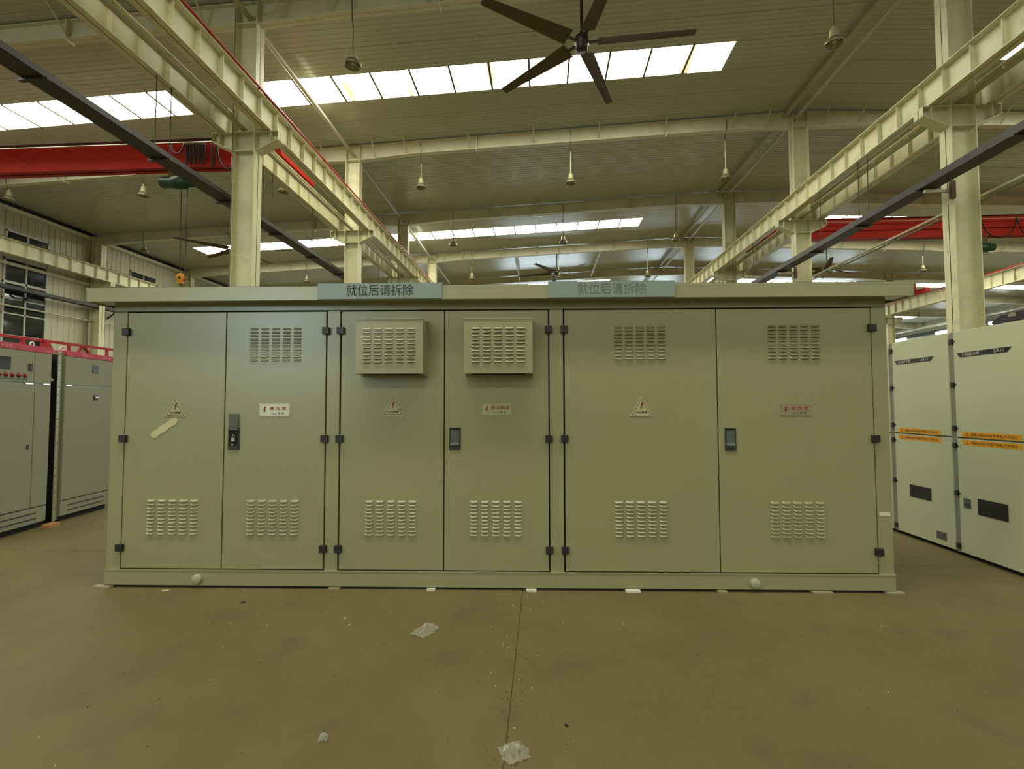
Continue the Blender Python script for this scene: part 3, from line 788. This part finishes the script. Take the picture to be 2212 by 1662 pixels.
# signs
BOLT = [(.35, .5), (.12, .08), (.30, .10), (-.12, -.5), (-.02, -.06), (-.28, -.08), (.02, .5)]
BOLT2 = [(.10, .5), (.42, .5), (.16, .16), (.40, .16), (-.02, -.28), (.16, -.28), (-.22, -.5), (-.16, -.18), (-.08, -.22), (.06, -.02), (-.2, -.02)]
def bolt(parent, x, z, w, h, y, poly, ink=M_REDINK):
    MB().prism([(x + a * w, z + b * h) for a, b in poly][::-1], y - .0012, y).build('lightning_bolt', ink, parent)
def tri_sign(x, zt, zb, w):
    y = DFACE; h = zt - zb
    s = MB().prism([(x - w / 2, zb), (x + w / 2, zb), (x, zt)], y - .004, y).build('warning_sign', M_SIGNG, sub)
    def tri(k):
        return [(x - w / 2 + k * 1.75, zb + k), (x + w / 2 - k * 1.75, zb + k), (x, zt - k * 2.1)]
    o, i = tri(.010), tri(.0135)
    bd = MB(); n = 3
    bd.add([(p[0], y - .0046, p[1]) for p in o + i], [(k, (k + 1) % 3, 3 + (k + 1) % 3, 3 + k) for k in range(3)])
    bd.build('border', M_BLKINK, s)
    bolt(s, x, zb + h * .53, .042, .062, y - .004, BOLT2)
    place('lettering', text_mesh('小心有电', .023, .102, bold=.02), M_REDINK if False else M_INK, s, (x, y - .0045, zb + .036))
    for px, pz in ((x - w / 2 + .006, zb + .005), (x + w / 2 - .006, zb + .005), (x, zt - .008)):
        MB().lathe([(0, .006), (.004, .006), (.004, 0)], (px, y - .003, pz), 8, 'y').build('screw', M_BRASS, s)
tri_sign(-2.812, 1.659, 1.490, .20); tri_sign(-.869, 1.668, 1.496, .20); tri_sign(1.296, 1.664, 1.490, .20)
def plate(xa, xb, za, zb, txt, m, tw, ink):
    y = DFACE
    s = MB().box(xa, xb, y - .004, y, za, zb).build('name_plate', m, sub, bevel=.001)
    x, z = (xa + xb) / 2, (za + zb) / 2; w, h = xb - xa, zb - za
    bd = MB()
    for k in (.006,):
        bd.box(xa + k, xb - k, y - .0046, y - .004, za + k, za + k + .0016).box(xa + k, xb - k, y - .0046, y - .004, zb - k - .0016, zb - k)
        bd.box(xa + k, xa + k + .0016, y - .0046, y - .004, za + k, zb - k).box(xb - k - .0016, xb - k, y - .0046, y - .004, za + k, zb - k)
    bd.build('border', mat('plate_line', '#6e6a50', .5), s)
    bolt(s, xa + w * .175, z, .042, h * .55, y - .004, BOLT)
    place('lettering', text_mesh(txt, .031, tw, bold=.012), ink, s, (x + w * .125, y - .0046, z + h * .155))
    place('lettering', text_mesh('小 心 有 电', .022, .115), M_BLKINK, s, (x + w * .11, y - .0046, z - h * .24))
    for px in (xa + .010, xb - .010):
        for pz in (za + .010, zb - .010): MB().lathe([(0, .006), (.004, .006), (.004, 0)], (px, y - .003, pz), 8, 'y').build('screw', M_BRASS, s)
plate(-2.057, -1.786, 1.490, 1.602, '高 压 室', M_SIGNW, .148, M_REDINK)
plate(-.092, .171, 1.497, 1.603, '变压器室', M_SIGNG, .165, M_REDINK)
plate(2.479, 2.743, 1.491, 1.595, '低 压 室', M_SIGNB, .148, mat('bright_red_ink', '#8a1a22', .6))
# tape, sticker, base caps
tp = MB(); n = 8; pa, pb = Vector((-3.022, 1.315)), Vector((-2.79, 1.47)); dv = (pb - pa).normalized(); nv = Vector((-dv.y, dv.x))
vs = []
for k in range(n + 1):
    c = pa.lerp(pb, k / n); hw_ = .030 + .004 * math.sin(k * 2.1) - (.012 if k in (0, n) else 0)
    for s in (-1, 0, 1): vs.append((c.x + nv.x * s * hw_, DFACE - .002 - .003 * abs(math.sin(k * 1.7 + s)), c.y + nv.y * s * hw_))
tp.add(vs, [(k * 3 + j, (k + 1) * 3 + j, (k + 1) * 3 + j + 1, k * 3 + j + 1) for k in range(n) for j in range(2)])
tape = tp.build('tape_strip', M_TAPE, sub, label='crumpled strip of masking tape')
MB().box(3.289, 3.380, -.0025, 0, .640, .675).build('paper_sticker', M_SIGNW, sub)
for x in (-2.567, 2.228):
    MB().lathe([(0, .03), (.036, .03), (.040, .026), (.040, 0)], (x, -.012, .079), 24, 'y').build('base_cap', mat('base_cap_steel', '#9c9d80', .4), sub)

# packing shims under the base
def sub_pt(x, y, z): p = cd * (x - .29) + cn * (4.325 + y); return (p.x, p.y, z)
SH = [(-3.40, 'corner shim sticking out under the end of the base by the tape', .16), (-1.36, 'thin shim under the base below the first centre post', .10), (-.52, 'pale folded shim under the base left of the floor joint', .07),
      (.34, 'thin pale shim under the base right above the floor joint', .085), (1.20, 'pale flat shim under the base right of the floor joint', .125), (1.95, 'thin shim under the base below the low-voltage door split', .08),
      (2.78, 'long dull shim under the base beyond the right base cap', .17), (3.38, 'corner shim sticking out at the switchgear end of the base', .14)]
for k, (x, lb, w) in enumerate(SH):
    o = MB().box(-w / 2, w / 2, -.045, .012, 0.0005, .0165).add([(-w / 2, -.045, .0165), (w / 2, -.045, .0165), (w / 2 - .02, -.014, .0195), (-w / 2 + .01, -.014, .0195)], [(0, 1, 2, 3)]).build('packing_shim', M_SIGNW if k in (2, 3, 4) else M_SIGNB, None, sub_pt(x, 0, 0), bevel=0)
    o.rotation_euler.z = CY + (-.12 if k in (0,) else .06 if k == 7 else 0)
    tag(o, lb, 'shim', 'packing shims under the substation', 'thing')

# ================================================================== LOW-VOLTAGE CABINETS (window-wall side)
LA = R(99.468)
def lv_cabinet(label, xa, xb, split, header, hl):
    t = thing('low_voltage_cabinet', label, 'cabinet', (-6.482, 5.606, 0), LA, 'low voltage cabinets')
    D_ = .8
    MB().box(xa, xb, .02, D_, .07, 2.33).build('body', M_LVCAB, t)
    MB().box(xa + .03, xb - .03, .05, D_ - .05, 0, .07).build('base', M_DARK, t)
    MB().box(xa + .004, xb - .004, .012, .02, .08, 2.29).build('door_gap_shade', M_GAPSHADE, t)  # black sheet painted as shade so the door gaps look dark
    p = MB().box(xa, xb - .003, 0, .02, .075, .275).build('plinth', M_LVCAB, t, bevel=.003)
    for z in (.135, .205): MB().box(xa + .12, xb - .16, -.003, .002, z - .007, z + .007).build('plinth_groove', mat('groove_shadow', '#2b2b20', .7), p)
    MB().box(xa, xb + .01, -.008, D_, 2.288, 2.365).build('header', M_PINKRED, t, bevel=.004)
    MB().box(xa, xb, .004, .02, 1.86, 1.892).build('mid_rail', M_SWGF, t)
    return t
c1 = lv_cabinet('grey cabinet with red indicator lamps and a red header strip', -.28, .648, .385, None, None)
for (a, b, z0, z1) in ((-.28, .376, 1.892, 2.286), (.384, .645, 1.892, 2.286), (-.28, .392, .288, 1.86), (.402, .645, .288, 1.86)):
    d = MB().box(a, b, -.004, .02, z0, z1).build('door', M_LVCAB, c1, bevel=.003)
    if b < .38:
        MB().box(-.2, .035, -.010, -.004, 2.035, 2.19).build('meter_screen', M_SCREEN, d, bevel=.004)
        MB().box(.288, .336, -.018, -.004, 2.042, 2.130).build('latch', M_HINGE, d, bevel=.003)
        for k in range(5):
            x = -.112 + .088 * k
            MB().lathe([(0, .022), (.018, .02), (.026, .010), (.03, .003), (.03, 0)], (x, -.004, 1.972), 14, 'y').build('indicator_lamp', mat('indicator_red', '#7d1410', .3), d)
            MB().box(x - .036, x + .034, -.0065, -.004, 1.918, 1.934).build('lamp_label', M_BLACKP, d)
    elif a < 0:
        MB().box(.305, .335, -.014, -.004, 1.04, 1.10).build('latch', M_HINGE, d, bevel=.002)
        MB().box(-.10, -.0, -.006, -.004, .43, .50).build('rating_plate', M_SIGNB, d)
for x in (.30, .57): MB().box(x - .055, x + .055, -.012, .004, 1.868, 1.886).build('hinge', M_BRASS, c1)
place('lettering', text_mesh('低压补偿柜', .045, .27), M_PALE, c1, (-.09, -.010, 2.328))
place('lettering', text_mesh('AA3', .032, .09), M_PALE, c1, (.59, -.010, 2.318))
MB().tube([(.46 + .03 * math.sin(a), .1, 2.395 + .03 * math.cos(a)) for a in [k * .7 for k in range(10)]], .011, 8).build('lifting_eye', M_SIGNW, c1)
c2 = lv_cabinet('grey cabinet with perforated open side frame and red header', .885, 1.86, None, None, None)
d = MB().box(.887, 1.857, -.004, .02, 1.892, 2.286).build('door', M_LVCAB, c2, bevel=.003)
MB().box(1.39, 1.50, -.012, -.004, 2.08, 2.20).build('meter_screen', M_SCREEN, d, bevel=.004)
d = MB().box(.887, 1.857, -.004, .02, .288, 1.86).build('door', M_LVCAB, c2, bevel=.003)
MB().box(1.43, 1.515, -.012, -.004, 1.67, 1.755).build('switch_plate', M_BLACKP, d)
MB().lathe([(0, .03), (.018, .03), (.022, 0)], (1.472, -.012, 1.712), 12, 'y').build('switch_knob', M_BRASS, d)
MB().box(1.50, 1.61, -.006, -.004, .37, .44).build('rating_plate', M_SIGNB, d)
MB().box(.90, 1.0, -.012, .004, 1.868, 1.886).build('hinge', M_BRASS, c2)
MB().box(.80, .872, .03, .04, .03, 2.345).build('frame_upright', M_SUB, c2)
up_ = MB().box(.762, .80, .0, .012, .03, 2.345).build('frame_upright', M_SUB, c2)
for z in [.2 + .11 * k for k in range(20)]:
    MB().lathe([(0, .003), (.007, .003), (.007, 0)], (.78, 0, z), 8, 'y').build('punched_hole', M_DARK, up_)
MB().box(.70, .78, .06, .75, 2.30, 2.335).build('frame_crossbar', M_SUB, c2)
MB().box(.70, .78, .06, .75, 1.93, 1.965).build('frame_crossbar', M_SUB, c2)
MB().box(.84, .885, .045, .78, .07, 2.30).build('inner_shade_panel', M_DARK, c2)  # dark sheet standing in for shade inside the open side
place('lettering', text_mesh('GGD', .03, .10), M_PALE, c2, (1.22, -.010, 2.328))
place('lettering', text_mesh('低压补偿柜', .035, .2), M_PALE, c2, (1.66, -.010, 2.325))
MB().tube([(.95 + .03 * math.sin(a), .1, 2.395 + .03 * math.cos(a)) for a in [k * .7 for k in range(10)]], .011, 8).build('lifting_eye', M_SIGNW, c2)
blk = MB().box(-.05, .05, -.09, .09, 0, .055).build('wood_block', M_WOOD, None, (-6.43, 6.17, 0), bevel=.004)
blk.rotation_euler.z = R(12); tag(blk, 'short raw wood block on the floor between the grey cabinets', 'wood block', kind='thing')

# red guard rail behind those cabinets
gr = thing('guard_rail', 'red steel guard rail with diagonal braces behind the grey cabinets', 'railing', (-8.0, 0, 0))
MB().bar((0, 5.4, 2.64), (0, 9.6, 2.64), .04, .04).build('top_rail', M_GUARD, gr)
MB().bar((0, 5.4, 2.24), (0, 9.6, 2.24), .04, .06).build('bottom_rail', M_GUARD, gr)
for y, w in ((5.6, .05), (6.5, .05), (7.12, .05), (7.47, .09), (7.87, .035), (8.6, .035), (9.5, .05)): MB().box(-w / 2, w / 2, y - w / 2, y + w / 2, 0 if w > .06 or y in (5.6, 9.5) else 2.24, 2.64).build('post', M_GUARD, gr)
for p, q in (((6.5, 2.62), (6.95, 2.26)), ((7.5, 2.62), (7.75, 2.26)), ((8.1, 2.62), (7.9, 2.26)), ((8.15, 2.62), (8.5, 2.26))): MB().bar((0, p[0], p[1]), (0, q[0], q[1]), .035, .035).build('brace', M_GUARD, gr)
cr = thing('cardboard_carton', 'brown cardboard carton standing behind the red guard rail', 'carton', (-8.45, 8.45, 0))
MB().box(-.25, .25, -.3, .3, 0, 2.52).build('carton_body', M_CARD, cr, bevel=.01)
MB().box(-.25, .0, -.3, .3, 2.52, 2.527).build('carton_flap', M_CARD, cr)
MB().box(.02, .25, -.3, .3, 2.52, 2.527).build('carton_flap', M_CARD, cr)

# ================================================================== SWITCHGEAR (right)
def panel(label, y_far, y_near, plate_txt, code, extra):
    w = y_far - y_near
    t = thing('switchgear_panel', label, 'switchgear', (4.40, y_far, 0), R(-90), 'switchgear panels')
    MB().box(0, w, .03, 1.4, .03, 2.36).build('body', M_SWG, t)
    MB().box(.02, w - .02, .06, 1.38, 0, .03).build('base', M_DARK, t)
    MB().box(0, .055, .0, .03, .03, 2.362).build('hinge_strip', M_SWGF, t)
    for z0, z1 in ((.04, 1.232), (1.246, 2.362)):
        d = MB().box(.062, w - .012, -.012, .03, z0, z1).build('door', M_SWG, t, bevel=.004)
        if z0 < 1:
            MB().box(.062, w - .012, -.0135, -.012, 1.222, 1.231).build('door_edge', M_SIGNW, d)
            zt = (1.165, 1.224)
        else: zt = (1.25, 1.306)
        xa = .128; xb = min(w - .03, .128 + .655)
        tp_ = MB().box(xa, xb, -.0128, -.012, *zt).build('warning_tape', M_YELLOW, d)
        extra_t = text_mesh('请确认柜内设备不带电,方可作业', .030, .50)
        o = place('tape_lettering', extra_t, M_INK, d, (xa + .36, -.0128, (zt[0] + zt[1]) / 2 + .0))
        b_ = MB(); xx = xa + .06; zz = zt[0] + .010; s = .04
        tri_o = [(xx - s * .6, zz), (xx + s * .6, zz), (xx, zz + s)]; tri_i = [(xx - s * .44, zz + .005), (xx + s * .44, zz + .005), (xx, zz + s * .78)]
        b_.add([(p[0], -.0134, p[1]) for p in tri_o + tri_i], [(k, (k + 1) % 3, 3 + (k + 1) % 3, 3 + k) for k in range(3)])
        b_.box(xx - .002, xx + .002, -.0136, -.0128, zz + .010, zz + .026)
        b_.build('warning_triangle', mat('tape_red', '#b0450a', .6), d)
    for z in (2.262, 1.80, 1.337, 1.153, .652, .097):
        h = MB().box(.012, .052, -.022, 0, z - .028, z + .028).build('hinge', M_HINGE, t, bevel=.003)
    for z in (2.26, 1.8, 1.34, 1.15, .65): MB().box(.075, .082, -.02, -.012, z - .008, z + .008).build('rivet', M_HINGE, t)
    if plate_txt:
        px, pw_ = .10, .62
        pl = MB().prism([(px, 2.132), (px + .045, 2.085), (px + pw_ - .045, 2.085), (px + pw_, 2.132)], -.016, -.012).build('name_plate', M_BLACKP, t)
        place('lettering', text_mesh(plate_txt, .034, .21), M_WHITE, pl, (px + .17, -.0162, 2.108))
        place('lettering', text_mesh(code, .028, .105), M_WHITE, pl, (px + pw_ - .13, -.0162, 2.109))
        wx = .285
        MB().box(wx, wx + .33, -.016, -.012, .475 if extra else .494, .638).build('inspection_window', M_BLACKP, t, bevel=.002)
        if extra:
            lk = MB().box(.117, .204, -.016, -.012, .512, .615).build('lock_plate', M_HANDLE, t, bevel=.002)
            MB().box(.13, .19, -.022, -.016, .545, .56).build('lock_lever', M_HANDLED, lk)
        else:
            gp = MB().box(.667, .81, -.015, -.012, .10, .187).build('vent_plate', mat('vent_grey', '#6f7062', .5), t)
            for k in range(4): MB().box(.68, .80, -.0165, -.015, .115 + .018 * k, .121 + .018 * k).build('vent_slot', M_DARK, gp)
    return t
panel('far switchgear panel almost hidden behind the substation end', 7.42, 6.558, None, None, False)
panel('switchgear panel marked 2A12 with small vent plate near the floor', 6.553, 5.628, '主供PT柜', '2A12', False)
panel('nearest switchgear panel marked 2A11 with lock plate', 5.623, 4.62, '主供进线柜', '2A11', True)
bx = thing('pendant_box', 'black moulded box lying on top of the nearest switchgear panel', 'box', (4.52, 4.93, 2.362), R(-90))
MB().prism([(-.22, .02), (-.19, .0), (.4, .0), (.44, .03), (.42, .09), (.2, .115), (-.12, .10), (-.2, .06)], -.1, .1).build('box_shell', M_HINGE, bx, bevel=.015)
MB().box(-.03, .05, -.104, -.1, .055, .085).build('box_label', M_SIGNB, bx)

# ------------------------------------------------------------------ litter on the floor
M_PLAST = bpy.data.materials.new('clear_film'); M_PLAST.use_nodes = True
_nt = M_PLAST.node_tree; _b = _nt.nodes['Principled BSDF']; _b.inputs['Base Color'].default_value = (.5, .51, .42, 1); _b.inputs['Roughness'].default_value = .15
_b.inputs['Alpha'].default_value = .33
def film(loc, w, h, rz, seed, label, holes=False):
    rnd = random.Random(seed); n = 9; vs = []
    for i in range(n):
        for j in range(n):
            u, v = i / (n - 1) - .5, j / (n - 1) - .5
            k = 1 - .35 * abs(u) * rnd.random()
            z = .004 + (.5 - max(abs(u), abs(v))) * .09 * rnd.random() + .03 * abs(math.sin(i * 1.9 + j * .8 + seed)) * (.5 - abs(u) * .7)
            vs.append((u * w * (1 - .4 * abs(v)) * k, v * h * k, z))
    o = MB().add(vs, [(i * n + j, (i + 1) * n + j, (i + 1) * n + j + 1, i * n + j + 1) for i in range(n - 1) for j in range(n - 1)]).build('plastic_film', M_PLAST, None, loc)
    o.rotation_euler.z = rz
    return tag(o, label, 'plastic scrap', 'plastic scraps on the floor', 'thing')
film((-.83, 3.50, 0), .16, .2, R(-25), 3, 'crumpled clear plastic film scrap in front of the middle doors')
film((-.135, 2.315, 0), .15, .13, R(28), 5, 'folded clear plastic scrap lying beside the floor joint')
film((-1.045, 2.36, 0), .05, .05, R(10), 8, 'tiny clear plastic scrap at the lower edge of the floor')
def chip(loc, w, d, h, rz, m, label, nm='wood_chip'):
    o = MB().prism([(-w / 2, 0), (w / 2, 0), (w * .42, h), (-w * .4, h * .8)], -d / 2, d / 2).build(nm, m, None, loc); o.rotation_euler.z = rz
    return tag(o, label, 'debris', 'small scraps on the floor', 'thing')
chip((-3.24, 4.13, 0), .06, .012, .006, R(15), M_SIGNW, 'pale splinter on the floor before the first door')
chip((-2.42, 3.92, 0), .038, .016, .006, R(20), M_DARK, 'dark brown chip on the floor before the second door')
chip((.11, 2.53, 0), .012, .018, .006, R(40), M_DARK, 'small black pellet right of the floor joint')
chip((-1.48, 3.68, 0), .022, .010, .004, R(5), M_SIGNW, 'small white fleck left of the plastic film')
chip((-1.40, 3.57, 0), .014, .010, .003, R(60), M_SIGNW, 'tiny white crumb nearest the small white fleck')
# loose dust and grit
rnd = random.Random(11); gm = MB()
for k in range(420):
    x, y = rnd.uniform(-3.4, 3.6), rnd.uniform(2.1, 4.2)
    if rnd.random() < .3: x, y = -.17 + rnd.gauss(0, .12), rnd.uniform(2.1, 4.2)
    s = rnd.uniform(.0015, .0045)
    gm.add([(x - s, y - s, 0), (x + s, y - s * .6, 0), (x + s * .7, y + s, 0), (x, y, s)], [(0, 1, 3), (1, 2, 3), (2, 0, 3)], mi=1 if rnd.random() < .2 else 0)
go = gm.build('grit', [mat('grit_dark', '#2f2a1c', .9), mat('grit_light', '#b9b294', .9)]); tag(go, 'fine dust and grit scattered over the concrete floor', 'grit', kind='stuff')
